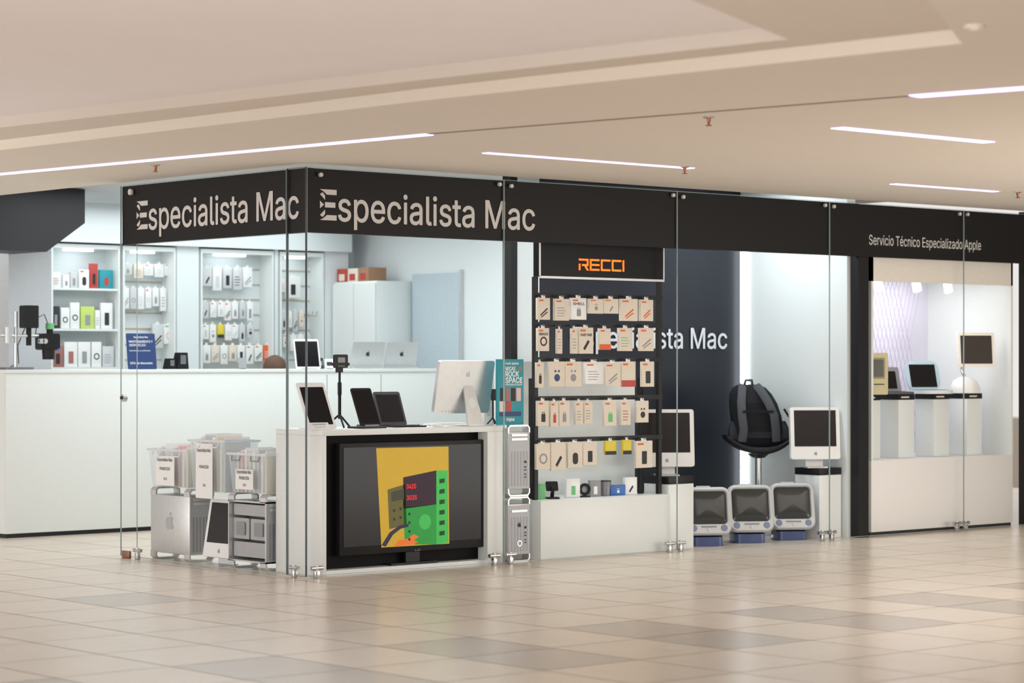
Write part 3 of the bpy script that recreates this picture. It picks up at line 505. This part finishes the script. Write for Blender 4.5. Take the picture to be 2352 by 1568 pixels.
def bin_(p0,p1,z,h,uc,d,label,col,where,txt,clip):
    a,b=VV(p0,uc-d/2),VV(p1,uc-d/2); w=abs(a-b)/2-.004; t=thing('storage_bin',label,'storage bin',(uc,(a+b)/2,z),-90); g=G()
    B=[[(x*w*k,y*d/2*k,zz) for x,y in ((-1,-1),(1,-1),(1,1),(-1,1))] for zz,k in ((0,.88),(h,1))]
    g.loft(B,0,False); g.face(B[0]); g.build('tub',PLA,t)
    g=G()
    for x0,x1,y0,y1 in ((-w-.01,w+.01,-d/2-.01,-d/2),(-w-.01,w+.01,d/2,d/2+.01),(-w-.01,-w,-d/2,d/2),(w,w+.01,-d/2,d/2)): g.box(x0,y0,h-.015,x1,y1,h)
    g.build('rim',M('clear_rim',(215,222,226),.3),t)
    for s_ in (-1,1): G().tube([(s_*w*.5-.05,-d/2-.012,h-.02),(s_*w*.5-.045,-d/2-.02,h-.05),(s_*w*.5+.045,-d/2-.02,h-.05),(s_*w*.5+.05,-d/2-.012,h-.02)],.005).build('handle',clip,t)
    lw=w*.52; lz0,lz1=txt; G().box(-lw,-d/2-.016,lz0*h,lw*.8,-d/2-.013,lz1*h).build('label_card',PW,t); H_=(lz1-lz0)*h
    for b_,x0,x1,zf,cp in (('Especialista Mac',-.85,.65,.88,.022),('PROMOCIÓN',-.6,.4,.58,.02),('$10',-.2,.1,.25,.016)): text(b_,DK,t,x0*lw,x1*lw,lz0*h+zf*H_-.012,cp,-d/2-.018,.01,'print')
    for i in range(8):
        x=-w*.75+w*1.5*i/7; m=[PW,PG,PW,CR,PG,PK,PW,CR][(i+col)%8]
        q=thing('packet','thin sealed accessory packet standing in '+where,'packet',(uc,(a+b)/2-x,z+.004),-90,'accessory packets in '+where)
        hp=h*(.95+.06*(i%3)); G().box(-.012,-d*.38,0,.014,d*.36,hp,0,.003).build('pouch',m,q); G().box(-.002,-d*.38,hp,.004,d*.36,hp+.012).build('seal',PW,q)
bin_(340,432,.513,.27,.27,.3,'clear storage bin on the dusty side-on tower',0,'the bin on the side-on tower',(.05,.82),PW)
bin_(434,517,.50,.36,.26,.28,'tall clear storage bin with long hanging label in the middle',2,'the tall middle bin',(-.12,.93),PW)
bin_(524,612,.513,.27,.25,.3,'clear storage bin on the open tower beside the desk',4,'the bin on the open tower',(.1,.6),GY)
# ================= RACK =================
r0,r1=UU(1228,.12)+.004,UU(1526,.12); zp_=.42
pl=thing('display_plinth','low wide white plinth under the black product rack','plinth',((r0+r1)/2,.06,0)); hw=(r1-r0)/2
G().box(-hw,0,.0,hw,.55,zp_,0,.004).build('body',WH,pl); G().box(-hw+.02,.50,zp_,hw+.12,.53,1.40).build('back_board',WH,pl)
rk=thing('display_rack','black metal rack with five rails of hanging packs','rack',((r0+r1)/2,.18,zp_+.001))
RV=.16; xl,xr=UU(1229,RV),r1-.018
def W_(g,n,m,p=rk): return g.build(n,m,p,True)
for x in (xl,xr): W_(G().box(x-.016,RV-.015,zp_+.001,x+.016,RV+.017,2.0),'post',BM)
for x in (xl+.06,UU(1472,.26)): W_(G().box(x-.016,.25,zp_+.001,x+.016,.28,1.28),'post',BM)
rails=[677,744,825,915,1011]; rz_=[ZZ(y,xl,RV-.02) for y in rails]; rob=[]
for z in rz_: rob.append(W_(G().box(xl-.03,RV-.03,z-.016,xr+.012,RV-.016,z+.016),'rail',BM))
sv=.13; sg=thing('illuminated_sign','black header sign with glowing orange letters on top of rack','sign',((UU(1238,sv)+UU(1525,sv))/2,sv,2.002)); hw=(UU(1525,sv)-UU(1238,sv))/2; hh=.255
G().box(-hw,0,-.0,hw,.06,hh).build('panel',BG,sg); G().box(-hw,-.006,-.012,hw,.0,.004).box(hw-.012,-.006,0,hw,0,hh).box(-hw,-.006,hh-.01,hw,0,hh).box(-hw,-.006,0,-hw+.012,0,hh).build('frame',AL,sg)
lx0,lx1,lz=UU(1329,sv)-sg.location.x,UU(1433,sv)-sg.location.x,ZZ(621,2.6,sv)-2.002
LW=(lx1-lx0)/4.34; LH=.083; g=G()
def lp(P,k): g.pr([(lx0+(k+a)*LW,lz+b*LH) for a,b in P],-.004,-.001)
B_=lambda a,b,c,d,k: lp([(a,b),(c,b),(c,d),(a,d)],k); q1_,q2_=.14,.16
B_(0,0,q1_,.56,0); B_(0,1-q2_,.9,1,0); B_(.9-q1_,.38,.9,1-q2_,0); B_(.3,.38,.9-q1_,.54,0); lp([(.52,.38),(.7,.38),(.95,0),(.76,0)],0)
for z in (0,.42,1-q2_): B_(0,z,.9,z+q2_,1.05)
B_(0,0,q1_,1,1.05)
for k_ in (2.1,3.15): B_(0,0,q1_,1,k_); B_(q1_,0,.9,q2_,k_); B_(q1_,1-q2_,.9,1,k_)
B_(0,0,q1_,1,4.2)
g.build('lettering',M('orange_glow',(255,100,18),.5,e=1.9),sg)
RN=["on rack's top rail","on rack's second rail","on rack's middle rail","on rack's fourth rail","on rack's bottom rail"]
RW=[[(1234,1265,684,734,'line','cdo','white pack with two dark cables'),(1274,1308,686,736,'text','cgo','cream pack with fine print'),(1312,1347,684,734,'plug','wgo','white pack with charger'),(1353,1386,686,720,'buds','cgo','short cream pack'),(1388,1420,686,720,'hub','cgo','short pale pack with adapter'),(1427,1464,686,737,'line','coo','white pack with orange cable'),(1470,1502,688,737,'line','coo','cream pack with orange cable')],
[(1235,1262,753,806,'ring','cdo','white pack with black round speaker'),(1280,1292,755,812,'text','cgo','slim edge-on pack'),(1313,1328,754,812,'text','cgo','narrow cream pack'),(1330,1363,752,812,'hub','cdo','white pack with dark multiport adapter'),(1376,1404,754,803,'band','coo','white pack with orange base'),(1421,1454,753,806,'text','cno','white pack with green print'),(1470,1501,753,806,'line','cgo','white pack with grey stick')],
[(1233,1249,832,890,'plug','cdo','narrow white pack'),(1262,1297,830,888,'buds','cv','white pack with navy earbud case'),(1299,1335,830,888,'buds','cgo','white pack with pale earbuds'),(1344,1386,832,882,'text','wgo','wide white carton'),(1391,1425,833,886,'line','cgo','white pack with grey cable'),(1428,1460,830,888,'band','cro','white pack with red orange base'),(1475,1502,830,888,'phone','cdo','white pack with dark device')],
[(1234,1262,920,978,'plug','cdo','white pack with black plug'),(1265,1283,922,980,'plug','cro','slim white pack with red mark'),(1285,1308,920,978,'plug','cgo','white pack with wall charger'),(1322,1340,922,975,'text','cgo','slim striped white pack'),(1342,1362,922,972,'text','cgo','white pack with fine print'),(1388,1416,920,978,'plug','cno','white pack with green mark'),(1426,1450,920,976,'text','cro','pale pack with red lettering'),(1463,1490,920,970,'buds','cd','white pack with black camera')],
[(1232,1264,1019,1078,'ring','cg','white pack with pale stand'),(1266,1300,1016,1080,'hub','cd','white pack with dark lamp stand'),(1306,1337,1016,1074,'mouse','cd','white pack with black holder'),(1340,1371,1015,1068,'phone','cd','white pack with black wallet stand'),(1391,1415,1012,1044,'band','yd','small yellow and black pack'),(1432,1450,1010,1043,'band','yd','tiny yellow and black pack'),(1460,1500,1012,1074,'phone','cdo','large white pack with dark stand')]]
PKV=.07
for r_,(items,wn_) in enumerate(zip(RW,RN)):
    for i,it in enumerate(items):
        pack(*it[:4],PKV,it[4],it[5],it[6]+', '+ORD[i]+' from left '+wn_,'packs hanging on the black rack',th=.022,yaw=random.uniform(-5,5))
        uc=(UU(it[0],PKV)+UU(it[1],PKV))/2; zt_=ZZ(it[2],uc,PKV)+.012; z=rz_[r_]
        G().tube([(uc,RV-.028,z),(uc,RV-.04,zt_+.006),(uc,PKV+.01,zt_+.004),(uc,PKV-.02,zt_+.002)],.003,6).build('hook',BM,rob[r_],True)
for b,i,r_ in (('SHELL',2,0),('EASY HUB',3,1),('MAGS',0,1)):
    it=RW[r_][i]
    for o in list(bpy.data.objects):
        if o.get('label','').startswith(it[6]+',') and "rack's" in o['label']:
            w=(UU(it[1],PKV)-UU(it[0],PKV))/2; h=(it[3]-it[2])/F*17; text(b,DK,o,-w*.75,w*.75,h*.68,.018,-.002,.03,'print')
gp='goods standing on the white plinth'; zb_=zp_+.001; gv=.2
for a in [(1236,1252,1112,1147,'text','ng','small pale green carton at the left end of plinth top'),(1303,1331,1102,1145,'phone','wn','white carton with green phone picture on plinth top'),(1357,1379,1107,1144,'phone','gw','pale carton between ring charger and grey speaker on plinth'),(1405,1435,1118,1142,'buds','bw','bright blue camera carton on plinth top'),(1437,1462,1100,1140,'hub','wd','white carton with dark picture at right of plinth top')]: pack(*a[:4],gv,a[4],a[5],a[6],gp,base=zb_,tabz=False,yaw=-8)
t=thing('phone_stand','black folding phone stand on plinth top beside green carton','phone stand',(UU(1268,gv),gv,zb_),-25,gp); G().rrz(-.045,-.05,.045,.05,.01,0,.012).build('base',BM,t); G().box(-.012,.0,.01,.012,.015,.09).lean(-20).build('arm',BM,t); G().rr(-.045,.05,.045,.12,.008,-.03,-.02).lean(20).build('cradle',BM,t)
t=thing('ring_charger','black round wireless charger standing on plinth top','charger',(UU(1343,gv),gv,zb_),-20,gp); G().rrz(-.035,-.03,.035,.04,.008,0,.01).build('base',BM,t); G().ring((0,.055),.045,.025,-.006,.006).build('ring',BM,t); G().cyl((0,.006,.055),(0,.009,.055),.026).build('backing',GY,t)
t=thing('speaker','grey tapered speaker on plinth top left of blue carton','speaker',(UU(1394,gv),gv+.02,zb_),-10,gp); G().lathe([(0,0),(.035,0),(.045,.1),(.04,.11),(0,.11)]).build('body',AD,t); G().lathe([(.046,.105),(.046,.112),(0,.114)]).build('cap',DK,t)
# ================= CORNER DISPLAY =================
def pedestal(x0,y0,w,h,label,name='pedestal'):
    t=thing(name,label,'pedestal',(x0+w/2,y0+w/2,0)); G().box(-w/2,-w/2,0,w/2,w/2,h-.055,0,.003).build('column',WH,t); G().box(-w/2-.002,-w/2-.002,h-.055,w/2+.002,w/2+.002,h,0,.002).build('cap',BM,t); return t
pedestal(r1+.025,.10,.262,.545,'white pedestal with black cap directly right of the product rack'); imac((r1+.16,.26,.546),-34,'white desktop computer on the pedestal beside the rack')
pedestal(5.128,.17,.258,.555,'white pedestal with black cap by the black post'); imac((5.20,.28,.556),-34,'white desktop computer on the pedestal by the black post',w=.40,h=.415)
BLU=M('translucent_blue',(78,92,134),.2,var=.25,sc=7); ICE=M('ice_grey',(200,203,204),.3); CRT=M('crt_glass',(62,64,63),.15,spec=.35); SPG=M('speaker_grey',(120,132,164),.4)
def crt(x,y,rz,label):
    t=thing('crt_computer',label,'computer',(x,y,0),rz,'egg-shaped vintage computers on the floor'); rg=[]; ln=13
    def fin(g): return g.lean(ln).tr(Matrix.Translation((0,.02,.026)))
    for yy,w,h,cz,r_ in ((-.15,.355,.362,.207,.07),(-.08,.366,.374,.21,.09),(.0,.35,.36,.207,.13),(.09,.27,.29,.185,.13),(.15,.18,.2,.165,.085),(.18,.1,.12,.155,.05)): rg.append([(a,yy,cz+b) for a,b in rrect(w,h,r_,6)])
    fin(G().loft(rg)).build('case',BLU,t)
    rg=[]
    for yy,w,h,cz,r_ in ((-.158,.364,.372,.207,.07),(-.174,.36,.368,.207,.065),(-.188,.346,.354,.205,.06),(-.196,.33,.338,.205,.055),(-.192,.302,.262,.232,.032),(-.172,.29,.25,.232,.028)): rg.append([(a,yy,cz+b) for a,b in rrect(w,h,r_,6)])
    fin(G().loft(rg,0,False)).build('bezel',ICE,t)
    rg=[[(a,yy,.232+b) for a,b in rrect(.296*k,.256*k,.03*k,6)] for yy,k in ((-.172,1),(-.181,.85),(-.187,.5),(-.189,.1))]
    fin(G().loft(rg)).build('screen',CRT,t)
    for s_ in (-1,1): fin(G().cyl((s_*.118,-.192,.072),(s_*.118,-.199,.072),.027,.024,16)).build('speaker',SPG,t)
    fin(G().rr(-.06,.079,.06,.088,.004,-.199,-.192)).build('disc_slot',AD,t); fin(G().cyl((.0,-.192,.06),(.0,-.201,.06),.011)).build('power_button',M('pale_button',(205,215,210),.3),t)
    fin(G().tube([(-.06,-.05,.39),(-.05,-.05,.41),(.05,-.05,.41),(.06,-.05,.39)],.012)).build('handle',ICE,t); G().rrz(-.12,-.12,.12,.13,.04,0,.07).build('foot',BLU,t)
crt(3.97,.30,-33,'egg-shaped vintage computer on floor, leftmost of the three'); crt(4.445,.305,-33,'egg-shaped vintage computer on floor, middle of the three'); crt(4.905,.29,-33,'egg-shaped vintage computer on floor, rightmost beside the pedestal')
S(G().box(5.381,1.2,0,5.398,1.27,2.6).build('trim_5',LEDV))
bv=.76; bu=UU(1742,bv); bz=ZZ(1038,bu,bv); SD=-36
sd=thing('bar_stool','bar stool with dark scooped seat and chrome pole under the backpack','stool',(bu,bv,0),SD); G().cyl((0,0,.01),(0,0,bz-.002),.026,n=16).build('pole',CH,sd); G().lathe([(0,0),(.17,0),(.16,.012),(.03,.02)],n=24).build('base',CH,sd)
rg=[]
for k_ in range(13):
    x=-.275+.55*k_/12; f=abs(x)/.275; zz=bz+.015+.11*f**2.2; tkk=.03*(1-.45*f); dd_=.36*(1-.35*f**3)
    rg.append([(x,a,zz+b) for a,b in rrect(dd_,2*tkk,tkk*.8,3)])
G().loft(rg).build('seat',M('stool_seat',(26,26,29),.5,spec=.3),sd)
G().lathe([(0,bz-.05),(.05,bz-.045),(.09,bz-.012),(0,bz-.01)],n=16).build('seat_plate',BM,sd)
bp=thing('backpack','charcoal backpack with grey shoulder straps resting on the bar stool','backpack',(bu,bv,bz+.05),SD); rg=[]
for z,w,d,cx,cy,r_ in ((0,.32,.16,.0,0,.05),(.03,.38,.21,.0,0,.07),(.12,.41,.23,-.005,0,.08),(.24,.41,.23,-.02,.01,.09),(.34,.39,.21,-.04,.02,.09),(.42,.34,.18,-.06,.03,.08),(.47,.27,.13,-.07,.04,.06),(.495,.17,.07,-.075,.045,.03)): rg.append([(cx+a,cy+b,z) for a,b in rrect(w,d,r_,5)])
G().loft(rg).build('body',FAB,bp)
G().pr([(-.16,.05),(.15,.05),(.12,.33),(.05,.43),(-.17,.44),(-.2,.34)],-.13,-.09).lean(8).build('back_pad',M('pad_mesh',(46,47,52),.95,var=.4,sc=150,spec=.1),bp)
for a in ([(-.13,-.01,.49),(-.15,-.09,.45),(-.165,-.14,.36),(-.165,-.172,.24),(-.15,-.165,.14),(-.16,-.14,.04)],[(-.02,-.01,.49),(0,-.09,.45),(.05,-.14,.36),(.095,-.172,.25),(.11,-.165,.14),(.12,-.14,.04)]): G().tube(a,.034,8,0,.28,(0,1,0)).build('shoulder_strap',FABG,bp)
G().box(-.16,-.178,.27,.09,-.166,.29).build('chest_strap',FAB,bp)
G().tube([(-.11,.04,.485),(-.1,.02,.53),(-.05,.02,.53),(-.04,.04,.485)],.011).build('top_handle',FABG,bp)
for c in (-.21,.2): G().loft([[(c+a,-.02+b,z) for a,b in rrect(w,d,.02,3)] for z,w,d in ((.03,.05,.1),(.06,.08,.14),(.15,.07,.12),(.2,.03,.06))]).build('side_pocket',M('pocket_grey',(52,54,60),.9,spec=.2),bp)
G().tube([(.2,-.05,.3),(.26,-.06,.2),(.29,-.05,.08),(.27,-.06,.03)],.009).build('webbing',BM,bp)
# ================= RIGHT SHOWCASE =================
c0,c1=UU(1996,.1)+.005,UU(2322,.1); hc=.605
sc=thing('showcase','white showcase at the right end with base cabinet and beige header','showcase',((c0+c1)/2,.08,0)); hw=(c1-c0)/2; CB=M('header_beige',(236,231,221),.5)
G().box(-hw,0,.03,hw,.9,hc,0,.003).build('base_cabinet',M('cool_white',(236,236,234),.4,var=.02),sc); G().box(-hw,.02,0,hw,.88,.03).build('toe_kick',DK,sc)
zh0,zh1=ZZ(650,6.4,.1),2.5
G().box(-hw,0,zh0,hw,.03,zh1).build('header',CB,sc); G().box(-hw,.9,hc,hw,.93,zh1).build('back_panel',M('quilt_white',(218,216,232),.6,var=.03,sc=14),sc)
g=G()
for i in range(30):
    x=-hw+.02+i*.055
    if x<hw-.5: g.pr([(x,hc+.1),(x+.005,hc+.1),(x+.45,zh0+.1),(x+.445,zh0+.1)],.895,.9)
    x=hw-.02-i*.055
    if x>-hw+.5: g.pr([(x,hc+.1),(x-.005,hc+.1),(x-.45,zh0+.1),(x-.445,zh0+.1)],.895,.9)
g.build('back_ribs',M('quilt_line',(203,200,220),.6),sc)
for s_ in (-1,1): G().box(s_*hw,0,hc,s_*(hw-.025),.9,zh1).build('side_panel',WH,sc)
G().box(-hw,.031,zh0+.12,hw,.9,zh0+.15).build('soffit',WH,sc)
for p in (2015,2103,2175):
    u=UU(p,.5); t=thing('spotlight',{2015:'leftmost white spotlight hanging inside the showcase',2103:'middle white spotlight hanging inside the showcase',2175:'right white spotlight hanging inside the showcase'}[p],'spotlight',(u,.5,zh0+.12),0,'showcase spotlights')
    G().cyl((0,0,0),(0,0,-.04),.01).build('stem',AL,t); G().cyl((0,.01,-.03),(0,-.02,-.17),.034,.04,14).build('housing',PW,t); G().cyl((0,-.02,-.171),(0,-.021,-.174),.032).build('lamp',LEDW,t)
zt2=1.13; PX=[UU(p,.25) for p in (2022,2100,2180,2255)]
for i,(x,n) in enumerate(zip(PX,('leftmost small white plinth in showcase, carrying the beige computer','second small white plinth in showcase, carrying the grey laptop','third small white plinth in showcase, carrying the blue edged laptop','rightmost small white plinth in showcase, carrying the dome computer'))):
    t=thing('pedestal',n,'pedestal',(x-.1,.35,hc+.001),0,'small plinths in the showcase'); h=zt2-hc-.001
    G().box(-.1,-.1,0,.1,.1,h-.045,0,.002).build('column',WH,t); G().box(-.102,-.102,h-.045,.102,.102,h).build('cap',BM,t); G().box(-.07,-.104,h-.03,.03,-.102,h-.018).build('name_plate',CR,t)
zt2+=.001
t=thing('vintage_computer','beige compact vintage computer on the leftmost showcase plinth','computer',(PX[0]-.05,.33,zt2),-30); BE=M('beige_plastic',(204,194,152),.5)
G().rr(-.122,0,.122,.34,.012,-.12,.13).build('case',BE,t); G().rr(-.095,.13,.095,.30,.012,-.123,-.119).build('bezel',M('beige_dark',(150,140,105),.5),t); G().rr(-.082,.145,.082,.285,.012,-.125,-.122).build('screen',M('crt_dark',(84,86,76),.2),t); G().box(.0,-.123,.08,.09,-.12,.088).build('disk_slot',DK,t); G().box(-.12,-.1,.0,.12,.1,.012).build('foot',BE,t)
def openlap(loc,rz,w,d,h,ln,m1,m2,label,r=.012,th=.02):
    t=thing('laptop',label,'laptop',loc,rz); G().rrz(-w/2,-d/2,w/2,d/2,r,0,th).build('base',m1,t); G().rrz(-w/2+.02,-d/2+.09,w/2-.02,d/2-.03,.004,th,th+.003).build('keys',DK,t)
    T=Matrix.Translation((0,d/2-.01,th)); G().rr(-w/2,0,w/2,h,r,-.0,.014).lean(ln).tr(T).build('lid',m2,t); G().rr(-w/2+.035,.025,w/2-.035,h-.035,.006,-.002,0).lean(ln).tr(T).build('screen',SCR,t); return t
openlap((PX[1]-.12,.36,zt2),-20,.25,.22,.21,16,M('gunmetal',(70,72,78),.5),M('gunmetal2',(130,132,138),.5),'dark grey open laptop behind the blue edged one')
openlap((PX[2]-.14,.32,zt2),-24,.31,.27,.26,18,M('ice_blue',(214,224,228),.3),M('pale_blue',(172,198,210),.3),'rounded pale blue open laptop on the third showcase plinth',.07,.03)
t=thing('dome_computer','white dome based computer with floating screen at showcase right','computer',(PX[3]-.1,.35,zt2),-30)
G().lathe([(0,0),(.13,0),(.132,.015),(.125,.06),(.1,.105),(.055,.135),(0,.143)],n=28).build('dome',PW,t); G().tube([(0,0,.135),(-.03,.01,.2),(-.02,.0,.28),(.05,-.06,.36)],.014).build('arm',CH,t)
G().rr(-.1,.215,.23,.505,.012,-.1,-.08).lean(6,.3).build('display',M('cream_bezel',(244,240,228),.4),t); G().rr(-.075,.24,.205,.48,.005,-.102,-.1).lean(6,.3).build('screen',M('grey_screen2',(56,50,44),.25,spec=.25),t)
# ================= LIGHT =================
def area(n,loc,sx,sy,e,col,tgt=None):
    l=bpy.data.lights.new(n,'AREA'); l.shape='RECTANGLE'; l.size=sx; l.size_y=sy; l.energy=e; l.color=col; o=bpy.data.objects.new(n,l); C.objects.link(o); o.location=loc
    if tgt: o.rotation_euler=(Vector(tgt)-Vector(loc)).to_track_quat('-Z','Y').to_euler()
cool=(.93,.985,1); warm=(1,.965,.925)
area('shop_light',(2.7,3.4,2.8),4.2,2.2,84,cool); area('back_light',(2.4,5.7,2.8),4.6,.8,34,cool); area('front_light',(1.5,.9,2.8),2.4,.9,36,cool); area('corner_light',(4.4,.6,2.8),1.6,.7,30,cool); area('showcase_light',(6.45,.5,zh0+.1),1.4,.5,13,(1,.97,.96))
area('mall_fill',(-5,-8,2.75),3,3,80,warm); area('mall_fill_far',(3,-5,2.66),5,3,95,warm)  # added area lamps without fixtures, downward fill for the mall
area('ceiling_fill_near',(-7.5,-9.5,.3),5,5,420,warm,(-2,-3,2.7)); area('ceiling_fill_right',(6,-5.5,.3),4,4,230,warm,(4,-3,2.7)); area('ceiling_fill_left',(-6,3.5,.3),4,4,245,warm,(-3,3,2.7))  # unseen lamps added out of view to brighten the ceiling from below
w=bpy.data.worlds.new('w'); bpy.context.scene.world=w; w.use_nodes=True; bg=w.node_tree.nodes['Background']; bg.inputs[0].default_value=(1,.968,.935,1); bg.inputs[1].default_value=.84
sc_=bpy.context.scene; sc_.view_settings.view_transform='Standard'
cam=bpy.data.cameras.new('camera'); co=bpy.data.objects.new('camera',cam); C.objects.link(co); co.location=(CU,CV,CZ); co.rotation_euler=(R(90),0,R(-41)); cam.sensor_width=36; cam.lens=F*36/2352; cam.shift_y=46/2352
cam.dof.use_dof=True; cam.dof.focus_distance=16.2; cam.dof.aperture_fstop=2.3; cam.clip_end=200
sc_.camera=co
